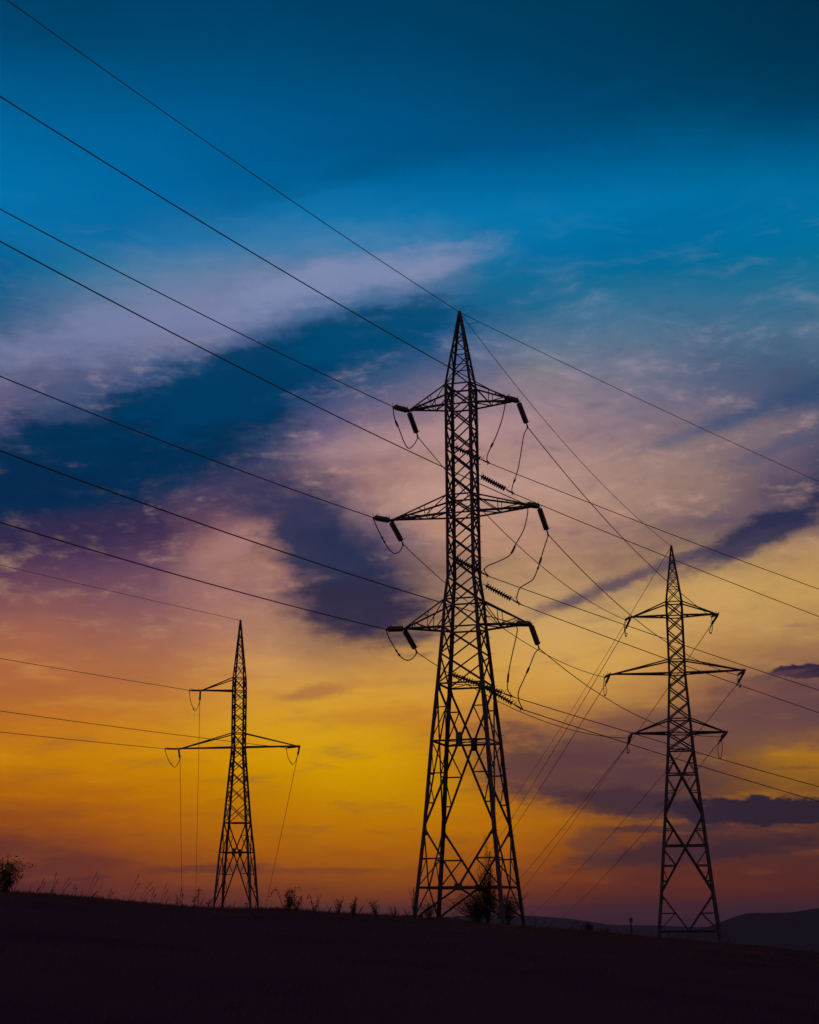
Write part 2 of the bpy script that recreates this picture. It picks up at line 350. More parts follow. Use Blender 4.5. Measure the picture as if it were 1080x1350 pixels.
# ------------------------------------------------------------------ ground, hills
CREST = [(0,1173),(60,1177),(130,1182),(180,1188),(230,1193),(280,1196),(345,1197),(400,1200),(470,1204),(540,1208),(620,1213),(690,1221),(745,1222.5),(800,1227.5),(860,1234.5),(905,1239),(954,1245),(1010,1250),(1080,1261)]
_cr = [direction(x, y) for x, y in CREST]
CAZ = [-180, -70, -25] + [a for a, _ in _cr] + [25, 70, 180]; CEL = [0, .3, _cr[0][1] + .12] + [e for _, e in _cr] + [_cr[-1][1] - .3, -.6, 0]
RC = 82.0
def ground_z(x, y):
    r = sqrt(x * x + y * y)
    if r < 1e-3: return 0.0
    a = degrees(atan2(x, y)); te = tan(radians(np.interp(a, CAZ, CEL)))
    hc = ZO + RC * te; n = 0.0
    if r > 12: n = .09 * mnoise.noise((x * .4, y * .4, 3)) + .12 * mnoise.noise((x * .07, y * .07, 8)) * min(1, (r - 12) / 30)
    if r > 200: n = 0.0
    if r <= RC: return hc * r / RC + n - .08 * min(1, r / RC)
    r2 = float(np.interp(a, [-14, -4, 3, 8, 12], [172, 165, 120, 132, 140]))
    h = ZO + r * te - .0035 * (r - RC) - .08 + n
    if r > r2:
        s = min(1.0, (r - r2) / 1300.0); s = s * s * (3 - 2 * s)
        hb = ZO + r2 * te - .0035 * (r2 - RC) - .08
        h = hb * (1 - s) + (-132) * s + .15 * n
    return h
def polar_sheet(azs, rs, fz, name, mat):
    vs = [(r * sin(radians(a)), r * cos(radians(a)), fz(r * sin(radians(a)), r * cos(radians(a)))) for r in rs for a in azs]
    n = len(azs); closed = abs(azs[-1] - azs[0]) > 350
    fs = []
    for i in range(len(rs) - 1):
        for j in range(n if closed else n - 1):
            k = (j + 1) % n
            fs.append((i * n + j, i * n + k, (i + 1) * n + k, (i + 1) * n + j))
    if closed: fs.append(tuple(range(n - 1, -1, -1)))
    me = bpy.data.meshes.new(name); me.from_pydata(vs, [], fs); me.update(); me.materials.append(mat)
    me.polygons.foreach_set('use_smooth', [True] * len(me.polygons))
    o = bpy.data.objects.new(name, me); C.objects.link(o); return o
azs = list(np.arange(-176, -20, 4.0)) + list(np.arange(-20, 20, .2)) + list(np.arange(20, 180, 4.0))
rs = [1.5] + list(np.arange(5, 60, 2.5)) + list(np.arange(60, 180, 1.5)) + [180 * 1.09 ** k for k in range(1, 52)]
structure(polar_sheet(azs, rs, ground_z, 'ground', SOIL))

def ridge(name, pts, r0, width, base=-132, seed=0):
    P = [direction(x, y) for x, y in pts]; A = [p[0] for p in P]; E = [p[1] for p in P]
    def fz(x, y):
        r = sqrt(x * x + y * y); a = degrees(atan2(x, y)); top = ZO + r0 * tan(radians(np.interp(a, A, E)))
        t = abs(r - r0) / width; s = max(0.0, 1 - t * t) if r < r0 else max(0.0, 1 - t)
        n = 12 * mnoise.fractal((x * .0012, y * .0012, seed), 1.0, 2.0, 5) * (1 - s) + 1.6 * mnoise.noise((x * .012, y * .012, seed))
        return base - 6 + (top - base + 6) * s ** .8 + n * min(1, s * 4)
    az_ = list(np.arange(A[0], A[-1], .12)); rr = [r0 + width * (-1 + k / 14) for k in range(15)] + [r0 + width * (k / 4) for k in range(1, 5)]
    return structure(polar_sheet(az_, rr, fz, name, HILLM))
ridge('far_hill', [(-900,1225),(0,1222),(500,1212),(640,1206.5),(694,1207.2),(727,1209.3),(752,1211),(774,1214.3),(803,1219),(845,1219.8),(873,1220.3),(921,1222),(1080,1222),(2000,1215)], 6500, 1500, seed=2)
ridge('near_hill', [(840,1262),(880,1234),(905,1228),(932,1221.5),(952,1215),(966,1209.4),(983,1204.6),(1002,1203.2),(1019,1202.9),(1040,1202.9),(1050,1202.3),(1061,1200.3),(1080,1197.6),(1150,1190),(1300,1188),(1800,1205)], 3600, 900, seed=5)

# ------------------------------------------------------------------ lattice pylons
SG = {'A': (-1, -1), 'B': (-1, 1), 'C': (1, -1), 'D': (1, 1)}
FACES = [('A', 'C'), ('C', 'D'), ('D', 'B'), ('B', 'A')]
def pylon(name, label, base, yaw, prof, arms, apex, body, portals, leg_w, br_w, arm_w, arm_panels, plates=(), foot=True, bolts=True, foot_frame=None):
    """prof: (height, half width) list; positions in the pylon's own frame, x along the arms, y away from the camera"""
    bx, by = base; gz = ground_z(bx, by)
    root = thing(name, label, 'pylon', (bx, by, gz), -yaw, 'lattice pylons on the ridge')
    hs = [h for h, _ in prof]; ws = [w_ for _, w_ in prof]
    def wid(z):
        if z < hs[0]: return ws[0] + (ws[0] - ws[1]) / (hs[1] - hs[0]) * (hs[0] - z)
        return float(np.interp(z, hs, ws))
    def cn(c, z): w_ = wid(z); return Vector((SG[c][0] * w_, SG[c][1] * w_, z + ZO - gz))
    def axis(z): return Vector((0, 0, z + ZO - gz))
    top = axis(apex)
    # legs, down to the ground under each one
    for c in 'ABCD':
        z0 = 0.0
        for _ in range(4):
            p = cn(c, z0); wx = bx + p.x * cos(-yaw) - p.y * sin(-yaw); wy = by + p.x * sin(-yaw) + p.y * cos(-yaw); z0 = ground_z(wx, wy) - ZO
        mb = MB(); zz = [z0 - .25] + [h for h in hs if h > z0 + .1] 
        for a, b in zip(zz, zz[1:]):
            k = 1.0 if b < arms[-1][0] + .2 else .82
            mb.angle(cn(c, a), cn(c, b + .02), leg_w * k, toward=axis((a + b) / 2))
        if bolts and c in 'CD':
            sb = mb; z = z0 + 2.5
            i = 0
            while z < hs[-1] - .3:
                p = cn(c, z); d = Vector((1, 0, 0)) if i % 2 else Vector((0, -1 if c == 'C' else 1, 0))
                sb.tube([p - d * .03, p + d * (leg_w * .5 + .07)], .011, 4); z += .42; i += 1
        for zt, zm, zb, kind in portals:
            if kind not in 'XV': continue
            for f in FACES:
                if c in f:
                    o_ = f[1] if f[0] == c else f[0]; t = (cn(o_, zt) - cn(c, zt)).normalized(); u = t * .1 + Vector((0, 0, -.16)); n_ = t.cross(Vector((0, 0, 1)))
                    p = cn(c, zt); k = leg_w / .185
                    v4 = [p + Vector((0, 0, .1 * k)), p + t * .12 * k + Vector((0, 0, .02)), p + t * .22 * k + Vector((0, 0, -.34 * k)), p + Vector((0, 0, -.42 * k))]
                    mb.add([v + n_ * .01 for v in v4] + [v - n_ * .01 for v in v4], [(0, 1, 2, 3), (7, 6, 5, 4), (0, 4, 5, 1), (1, 5, 6, 2), (2, 6, 7, 3), (3, 7, 4, 0)])
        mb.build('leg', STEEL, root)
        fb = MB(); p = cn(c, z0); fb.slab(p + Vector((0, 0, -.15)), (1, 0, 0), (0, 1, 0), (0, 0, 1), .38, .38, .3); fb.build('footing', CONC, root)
    # body bracing: zigzags, or crosses, between the listed heights
    mb = MB()
    for (za, zb, n, kind) in body:
        g = (wid(zb) / wid(za)) ** (1 / max(n, 1)); hh = [1.0 * g ** i for i in range(n)]; tot = sum(hh); lv = [za]
        for h in hh: lv.append(lv[-1] + (zb - za) * h / tot)
        for fi, (p, q) in enumerate(FACES):
            for i in range(n):
                u, v = lv[i], lv[i + 1]
                if kind == 'Z':
                    s_ = (i + (fi % 2)) % 2
                    a, b = (p, q) if s_ == 0 else (q, p)
                    mb.angle(cn(a, u), cn(b, v), br_w, toward=axis(u))
                else:
                    mb.angle(cn(p, u), cn(q, v), br_w, toward=axis(u)); mb.angle(cn(q, u), cn(p, v), br_w, toward=axis(v))
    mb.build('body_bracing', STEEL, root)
    # horizontal frames
    for z in [a[0] for a in arms] + [a[1] for a in arms] + [p_[1] for p_ in portals if p_[3] == 'X'] + [portals[0][0]] + ([foot_frame] if foot_frame is not None else []):
        mb = MB()
        for p, q in FACES: mb.angle(cn(p, z), cn(q, z), br_w * 1.15, toward=axis(z - 1))
        if z < arms[-1][0] - .5: mb.angle(cn('A', z), cn('D', z), br_w * .6, toward=axis(z - 1)); mb.angle(cn('C', z), cn('B', z), br_w * .6, toward=axis(z - 1))
        mb.build('horizontal_frame', STEEL, root)
    # portal bracing with its short struts
    for (zt, zm, zb, kind) in portals:
        mb = MB()
        for p, q in FACES:
            for a, b in ((p, q), (q, p)):
                if kind == 'X':           # corner at zt to the far corner at zb, crossing about zm
                    mb.angle(cn(a, zt), cn(b, zb), br_w * 1.15, toward=axis(zm))
                    X = (cn(p, zt) + cn(q, zt)) / 2 * .5 + (cn(p, zb) + cn(q, zb)) / 2 * .5
                    wt, wb = wid(zt), wid(zb); tcx = wt / (wt + wb)
                    for (z_end, f0) in ((zt, 1), (zb, -1)):
                        c_ = a
                        cor = cn(c_, z_end); crs = cn(a, zt) + (cn(b, zb) - cn(a, zt)) * tcx
                        zc = crs.z - (ZO - gz)
                        for f in ((.42,) if f0 > 0 else (.38, .72)):
                            ff = f if f0 > 0 else f
                            pd = crs.lerp(cor, 1 - ff) if f0 > 0 else crs.lerp(cor, ff)
                            zl = pd.z - (ZO - gz); pl = cn(c_, zl)
                            mb.angle(pd, pl, br_w * .8, toward=axis(zl - 1))
                            if f0 > 0: mb.angle(pd, cn(c_, zc), br_w * .65, toward=axis(zl))
                            else:
                                z2 = zc if f == .38 else (crs.lerp(cor, .38)).z - (ZO - gz)
                                mb.angle(pd, cn(c_, z2), br_w * .65, toward=axis(zl))
                elif kind == 'V':         # corners at zt down to the middle of the frame at zb
                    mid = (cn(p, zb) + cn(q, zb)) / 2
                    mb.angle(cn(a, zt), mid, br_w * 1.1, toward=axis(zm))
                    pd = cn(a, zt).lerp(mid, .52); zl = pd.z - (ZO - gz)
                    mb.angle(pd, cn(a, zl), br_w * .85, toward=axis(zl - 1)); mb.angle(pd, cn(a, zb), br_w * .65, toward=axis(zl))
                elif kind == 'A':         # middle of the frame at zt down to the feet
                    mid = (cn(p, zt) + cn(q, zt)) / 2
                    mb.angle(mid, cn(a, zb), br_w, toward=axis(zm))
        mb.build('portal_bracing', STEEL, root)
    # gusset and sign plates
    for (z, faces, hw, hh) in plates:
        for fi in faces:
            p, q = FACES[fi]; c = (cn(p, z) + cn(q, z)) / 2; t = cn(q, z) - cn(p, z); nn = Vector((t.y, -t.x, 0)).normalized()
            mb = MB(); mb.slab(c + nn * .06, t, (0, 0, 1), nn, hw, hh, .012); mb.build('gusset_plate', PLATE, root)
    # arms
    for (z, zt_, left, right, tz) in arms:
        for sgn, L in ((-1, left), (1, right)):
            if not L: continue
            n_, f_ = ('A', 'B') if sgn < 0 else ('C', 'D')
            tip = Vector((sgn * L, 0, tz[0 if sgn < 0 else 1] + ZO - gz)); mb = MB()
            inn = axis(z + .5)
            for c in (n_, f_):
                mb.angle(cn(c, z), tip, arm_w, toward=inn); mb.angle(cn(c, zt_), tip, arm_w * .85, toward=inn)
            k = arm_panels
            if k:
                for c in (n_, f_):
                    B = [cn(c, z).lerp(tip, i / (k + .6)) for i in range(k + 1)]; T_ = [cn(c, zt_).lerp(tip, i / (k + .6)) for i in range(k + 1)]
                    for i in range(k):
                        mb.angle(B[i + 1], T_[i + 1], br_w * .6, toward=inn)
                        mb.angle(T_[i], B[i + 1], br_w * .7, toward=inn) if (i % 2 == 0) else mb.angle(B[i], T_[i + 1], br_w * .6, toward=inn)
                B = [cn(n_, z).lerp(tip, i / (k + .6)) for i in range(k + 1)]; D = [cn(f_, z).lerp(tip, i / (k + .6)) for i in range(k + 1)]
                for i in range(k):
                    mb.angle(B[i], D[i + 1], br_w * .6, toward=inn); mb.angle(B[i + 1], D[i + 1], br_w * .6, toward=inn)
                mb.angle(cn(n_, zt_).lerp(tip, .5), cn(f_, zt_).lerp(tip, .5), br_w * .6, toward=inn)
            else:
                B = [cn(n_, z).lerp(tip, i / 4) for i in range(4)]; D = [cn(f_, z).lerp(tip, i / 4) for i in range(4)]
                for i in range(3): mb.angle(B[i], D[i + 1], br_w * .6, toward=inn); mb.angle(B[i + 1], D[i + 1], br_w * .6, toward=inn)
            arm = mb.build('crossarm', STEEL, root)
            tp = MB(); tp.slab(tip + Vector((sgn * -.08, 0, 0)), (1, 0, 0), (0, 1, 0), (0, 0, 1), .14, .09, .05); tp.build('tip_plate', STEEL, arm)
    # peak
    z1 = arms[0][1]; mb = MB()
    for c in 'ABCD': mb.angle(cn(c, z1), top + Vector((SG[c][0] * .05, SG[c][1] * .05, 0)), leg_w * .62, toward=axis(z1 + 1))
    def pk(c, t): return cn(c, z1).lerp(top + Vector((SG[c][0] * .05, SG[c][1] * .05, 0)), t)
    lv = [0, .26, .47, .64, .78, .89, .97]
    for fi, (p, q) in enumerate(FACES):
        for i in range(6):
            a, b = (p, q) if (i + fi) % 2 == 0 else (q, p)
            mb.angle(pk(a, lv[i]), pk(b, lv[i + 1]), br_w * .75, toward=axis(z1))
            if name_x and i < 4: mb.angle(pk(b, lv[i]), pk(a, lv[i + 1]), br_w * .75, toward=axis(z1))
            if i in (1, 2, 3): mb.angle(pk(p, lv[i]), pk(q, lv[i]), br_w * .75, toward=axis(z1))
    mb.slab(top, (1, 0, 0), (0, 1, 0), (0, 0, 1), .07, .07, .08)
    mb.build('peak', STEEL, root)
    return root

name_x = False
pylon('steel_pylon', 'tallest dark lattice pylon in the middle, three pairs of crossarms and ribbed insulators', (2.8004, 85.0), .2808,
      [(-.2, 2.235), (1.21, 2.093), (4.09, 1.803), (8.40, 1.473), (11.31, 1.2006), (14.235, .9514), (15.69, .8541), (16.85, .715), (20.25, .70), (27.28, .691)],
      [(26.166, 27.283, 2.932, 3.092, (26.223, 26.194)), (20.252, 21.238, 3.987, 4.042, (20.238, 20.412)), (14.235, 15.691, 3.295, 3.455, (14.39, 14.273))], 31.47,
      [(21.238, 26.166, 4, 'X'), (26.166, 27.283, 1, 'X'), (20.252, 21.238, 1, 'X'), (16.85, 20.252, 3, 'X'), (15.691, 16.85, 1, 'X'), (14.235, 15.691, 1, 'X'), (11.31, 14.235, 2, 'X'), ],
      [(11.31, 8.40, 4.09, 'X'), (4.09, 2.6, 1.21, 'V'), (1.21, .5, -.3, 'A')], .19, .075, .095, 2,
      plates=[(8.42, (0, 2), .17, .34), (1.2, (0, 2), .2, .17)], foot_frame=1.21)
name_x = True
pylon('steel_pylon', 'slender dark lattice pylon on the right, three pairs of crossarms, standing before the low hill', (19.2473, 120.0), .1525,
      [(-1.41, 2.1145), (1.145, 1.842), (6.528, 1.344), (11.166, .9331), (12.341, .86), (13.357, .80), (16.627, .6033), (17.638, .6034), (20.827, .59), (21.86, .599)],
      [(20.827, 21.86, 3.153, 3.137, (20.885, 20.886)), (16.627, 17.638, 4.844, 4.83, (16.719, 16.742)), (12.341, 13.357, 3.4, 3.326, (12.401, 12.344))], 26.06,
      [(20.827, 21.86, 1, 'X'), (17.638, 20.827, 3, 'X'), (16.627, 17.638, 1, 'X'), (13.357, 16.627, 3, 'X'), (12.341, 13.357, 1, 'X'), (11.166, 12.341, 1, 'X')],
      [(11.166, 9.47, 6.528, 'X'), (6.528, 4.46, 1.145, 'X'), (1.145, 0, -1.41, 'V')], .20, .078, .11, 0, bolts=False, foot_frame=-1.41,
      plates=[(9.3, (0,), .12, .12), (4.3, (0,), .14, .14)])
pylon('steel_pylon', 'smallest dark lattice pylon on the left, one short upper arm and a long lower crossarm', (-15.4788, 150.0), .1141,
      [(.7055, 1.6454), (5.32, 1.301), (7.88, 1.022), (14.496, .5223), (15.78, .54), (19.57, .539), (20.77, .5066)],
      [(19.572, 20.771, 3.601, 0, (19.693, 19.6)), (14.496, 15.779, 5.486, 5.532, (14.49, 14.504))], 26.01,
      [(19.572, 20.771, 1, 'X'), (15.779, 19.572, 4, 'X'), (14.496, 15.779, 1, 'X'), (7.88, 14.496, 5, 'X')],
      [(7.88, 5.32, .7055, 'X')], .18, .072, .12, 0, bolts=True, plates=[(5.32, (0, 2), .15, .3)])

# ------------------------------------------------------------------ where insulator strings and wires run (metres, relative to the eye)
ENDS = {
 'mN1L': ((-0.017, 85.812, 26.223), (-0.829, 84.013, 25.902)),
 'mN2L': ((-1.031, 86.105, 20.238), (-1.914, 84.326, 19.998)),
 'mN3L': ((-0.366, 85.913, 14.39), (-1.272, 84.156, 14.084)),
 'mN1R': ((5.772, 84.143, 26.194), (4.966, 82.35, 25.827)),
 'mN2R': ((6.684, 83.88, 20.412), (5.92, 82.065, 20.063)),
 'mN3R': ((6.12, 84.043, 14.273), (5.226, 82.276, 13.992)),
 'mF1L': ((-0.017, 85.812, 26.223), (0.503, 87.45, 25.2)),
 'mF2L': ((-1.031, 86.105, 20.238), (-0.342, 87.718, 19.277)),
 'mF3L': ((-0.366, 85.913, 14.39), (0.336, 87.497, 13.391)),
 'mF1R': ((5.772, 84.143, 26.194), (6.375, 85.778, 25.213)),
 'mF2R': ((6.684, 83.88, 20.412), (7.272, 85.377, 19.224)),
 'mF3R': ((6.12, 84.043, 14.273), (6.657, 85.678, 13.255)),
 'rN1L': ((16.131, 120.479, 20.885), (15.47, 118.656, 20.395)),
 'rN2L': ((14.459, 120.736, 16.719), (13.851, 118.884, 16.27)),
 'rN3L': ((15.887, 120.516, 12.401), (15.361, 118.651, 11.906)),
 'rN1R': ((22.348, 119.523, 20.886), (21.518, 117.768, 20.408)),
 'rN2R': ((24.021, 119.266, 16.742), (23.122, 117.574, 16.169)),
 'rN3R': ((22.535, 119.495, 12.344), (21.757, 117.721, 11.846)),
 'rF1L': ((16.131, 120.479, 20.885), (15.899, 122.356, 20.234)),
 'rF2L': ((14.459, 120.736, 16.719), (14.359, 122.685, 16.283)),
 'rF3L': ((15.887, 120.516, 12.401), (15.721, 122.379, 11.691)),
 'rF1R': ((22.348, 119.523, 20.886), (22.123, 121.446, 20.384)),
 'rF2R': ((24.021, 119.266, 16.742), (23.757, 121.1, 15.989)),
 'rF3R': ((22.535, 119.495, 12.344), (22.226, 121.388, 11.779)),
 'lN1L': ((-19.056, 150.41, 19.693), (-19.826, 148.574, 19.502)),
 'lN2L': ((-20.93, 150.625, 14.49), (-21.945, 148.906, 14.362)),
 'lN2R': ((-9.983, 149.37, 14.504), (-11.075, 147.719, 14.221)),
 'lF1L': ((-19.056, 150.41, 19.693), (-19.321, 152.24, 18.932)),
 'lF2L': ((-20.93, 150.625, 14.49), (-21.033, 152.474, 13.734)),
 'lF2R': ((-9.983, 149.37, 14.504), (-10.273, 151.233, 13.836)),
 'W1': ((2.321, 85.869, 24.243), (4.348, 86.627, 23.464)),
 'W2': ((3.675, 85.483, 22.535), (5.602, 86.441, 21.723)),
 'W3': ((2.278, 85.945, 18.169), (4.198, 86.889, 17.323)),
 'W4': ((3.814, 85.56, 16.657), (5.802, 86.149, 15.662)),
 'W5': ((2.025, 86.403, 12.094), (5.324, 87.308, 10.972)),
 'W6': ((3.64, 83.48, 11.019), (5.61, 83.808, 9.879)),
}
SPANS = {
 'mE': ((2.8, 85.0, 31.486), (-59.226, -28.233, 41.373), 2.82),
 'mN1R': ((4.966, 82.35, 25.827), (-57.763, -30.417, 35.012), 3.05),
 'mN1L': ((-0.829, 84.013, 25.902), (-63.21, -28.987, 35.427), 3.36),
 'mN2R': ((5.92, 82.065, 20.063), (-56.227, -31.063, 29.88), 3.15),
 'mN2L': ((-1.914, 84.326, 19.998), (-64.211, -28.713, 29.64), 3.38),
 'mN3R': ((5.226, 82.276, 13.992), (-57.452, -30.566, 23.13), 3.09),
 'mN3L': ((-1.272, 84.156, 14.084), (-63.648, -28.848, 23.618), 3.17),
 'mE3': ((2.8, 85.0, 31.486), (165.176, 220.815, 21.836), 6.14),
 'W1': ((4.348, 86.627, 23.464), (166.827, 222.141, 14.576), 5.17),
 'W2': ((5.602, 86.441, 21.723), (167.945, 222.372, 11.837), 6.2),
 'W3': ((4.198, 86.889, 17.323), (166.542, 222.848, 7.308), 5.59),
 'W4': ((5.802, 86.149, 15.662), (168.138, 222.151, 5.451), 6.63),
 'W5': ((5.324, 87.308, 10.972), (167.683, 223.324, 0.352), 5.5),
 'W6': ((5.61, 83.808, 9.879), (167.918, 219.652, 0.586), 6.74),
 'rE': ((19.247, 120.0, 26.082), (6.403, 435.115, 6.277), 3.23),
 'rF1L': ((15.899, 122.356, 20.234), (6.059, 437.589, -2.698), 1.68),
 'rF2L': ((14.359, 122.685, 16.283), (4.572, 437.92, -6.674), 1.53),
 'rF3L': ((15.721, 122.379, 11.691), (5.376, 437.644, -10.264), 2.46),
 'rF1R': ((22.123, 121.446, 20.384), (16.509, 436.345, -6.671), 1.56),
 'rF2R': ((23.757, 121.1, 15.989), (15.332, 436.301, -8.756), 3.84),
 'rF3R': ((22.226, 121.388, 11.779), (12.837, 436.603, -11.107), 6.05),
 'lE': ((-15.479, 150.0, 26.029), (-147.093, -10.623, 41.937), 2.3),
 'lN1L': ((-19.826, 148.574, 19.502), (-151.377, -12.09, 35.583), 2.8),
 'lN2L': ((-21.945, 148.906, 14.362), (-153.499, -11.753, 30.398), 3.98),
 'lN2R': ((-11.075, 147.719, 14.221), (-142.52, -12.977, 30.642), 3.59),
 'lF1L': ((-19.321, 152.24, 18.932), (-56.56, 445.851, -30.582), 2.99),
 'lF2L': ((-21.033, 152.474, 13.734), (-58.354, 446.065, -35.783), 2.88),
 'lF2R': ((-10.273, 151.233, 13.836), (-47.609, 444.823, -35.675), 2.42),
 'mF1L-rN1L': ((0.503, 87.45, 25.2), (15.47, 118.656, 20.395), 1.35),
 'mF2L-rN2L': ((-0.342, 87.718, 19.277), (13.851, 118.884, 16.27), 1.15),
 'mF3L-rN3L': ((0.336, 87.497, 13.391), (15.361, 118.651, 11.906), 1.1),
 'mF1R-rN1R': ((6.375, 85.778, 25.213), (21.518, 117.768, 20.408), 0.85),
 'mF2R-rN2R': ((7.272, 85.377, 19.224), (23.122, 117.574, 16.169), 1.3),
 'mF3R-rN3R': ((6.657, 85.678, 13.255), (21.757, 117.721, 11.846), 1.2),
 'E2': ((2.8, 85.0, 31.486), (19.247, 120.0, 26.082), 1.05),
}

def ring_disc(mb, org, d, a, b, s, r, th):
    """one cap-and-pin disc on the string axis"""
    n = 14; prof = [(-th * .9, .035), (-th * .55, .06), (-.012, r * .75), (0, r), (.014, r * .96), (.012, r * .5), (th * .3, .03)]
    vs = []; fs = []
    for (x, q) in prof:
        for j in range(n):
            t = 2 * pi * j / n; vs.append(org + d * (s + x) + (a * cos(t) + b * sin(t)) * q)
    for i in range(len(prof) - 1):
        for j in range(n): fs.append((i * n + j, i * n + (j + 1) % n, (i + 1) * n + (j + 1) % n, (i + 1) * n + j))
    fs.append(tuple(range(n - 1, -1, -1))); fs.append(tuple((len(prof) - 1) * n + j for j in range(n))); mb.add(vs, fs)
# a string is modelled lying along +x, 2 m long, then copied and turned
def string_proto(kind, L):
    root = thing('insulator_string', 'insulator string', 'insulator', group='insulator strings on the pylons')
    d, a, b, o = Vector((1, 0, 0)), Vector((0, 1, 0)), Vector((0, 0, 1)), Vector((0, 0, 0))
    clamp = {'side': .5, 'main': .28, 'slim': .25}[kind]
    s0 = .18; s1 = L - clamp
    mb = MB()
    if kind != 'slim':
        n = int((s1 - s0) / .143)
        for i in range(n): ring_disc(mb, o, d, a, b, s0 + .08 + i * (s1 - s0 - .1) / n, .152, .12)
        mb.tube([(s0, 0, 0), (s1, 0, 0)], .022, 6)
    else:
        n = int((s1 - s0) / .09)
        for i in range(n): ring_disc(mb, o, d, a, b, s0 + .06 + i * (s1 - s0 - .08) / n, .085, .07)
        mb.tube([(s0, 0, 0), (s1, 0, 0)], .03, 6)
    mb.build('discs', GLASSY, root, True)
    mb = MB(); mb.tube([(0, 0, 0), (.1, 0, 0), (.18, 0, 0)], [.035, .02, .035], 6); mb.build('shackle', STEEL, root)
    mb = MB(); mb.tube([(s1 - .02, 0, 0), (s1 + .08, 0, 0), (s1 + .1, 0, 0), (L - .12, 0, 0), (L, 0, 0), (L + .1, 0, 0)], [.04, .03, .045, .045, .03, .02], 8)
    mb.tube([(L - .1, 0, 0), (L - .1, 0, -.12)], .028, 6); mb.build('tension_clamp', STEEL, root)
    for s_, sg in ((s0, 1), (s1, -1)):
        mb = MB()
        mb.tube([(s_, 0, .02), (s_ + .02 * sg, .06, .12), (s_ + .1 * sg, .12, .19), (s_ + .2 * sg, .13, .2)], .012, 5)
        mb.tube([(s_, 0, .02), (s_ - .03 * sg, -.08, .14), (s_ - .02 * sg, -.14, .24)], .012, 5)
        mb.build('arcing_horn', STEEL, root)
    return root
PROTO = {}
pyl = {'m': 'tallest central pylon', 'r': 'slender right pylon', 'l': 'smallest left pylon'}
def level_name(p, k): return {'m': ('', 'top', 'middle', 'bottom'), 'r': ('', 'top', 'middle', 'bottom'), 'l': ('', 'upper', 'lower')}[p][k]
def place(kind, L, A, B, label):
    first = (kind, L) not in PROTO
    if first: PROTO[(kind, L)] = string_proto(kind, L)
    o = PROTO[(kind, L)] if first else copy_thing(PROTO[(kind, L)])
    A = W(A); B = W(B); d = (B - A).normalized(); y = Vector((0, 0, 1)).cross(d).normalized(); z = d.cross(y)
    mm = Matrix((d, y, z)).transposed().to_4x4(); mm.translation = A; o.matrix_world = mm
    o['label'] = label; return o
for k, (A, B) in ENDS.items():
    if k[0] == 'W':
        i = int(k[1]); lv_ = ('top', 'middle', 'bottom')[(i - 1) // 2]
        place('side', 3.6 if i == 5 else 2.3, A, B, '%s long ribbed insulator of the %s pair reaching right from the central pylon' % ('upper' if i % 2 else 'lower', lv_) if i != 5 else 'longest ribbed insulator, passing inside the central pylon, upper one of the bottom pair')
    else:
        side = 'left' if k[3] == 'L' else 'right'
        where = 'running toward upper left' if k[1] == 'N' else {'m': 'hanging toward right pylon', 'r': 'hanging toward valley', 'l': 'hanging toward valley'}[k[0]]
        place('main' if k[0] == 'm' else 'slim', 2.0, A, B, '%s insulator, %s end of %s crossarm, %s, %s' % ('thick' if k[0] == 'm' else 'thin', side, level_name(k[0], int(k[2])), pyl[k[0]], where))

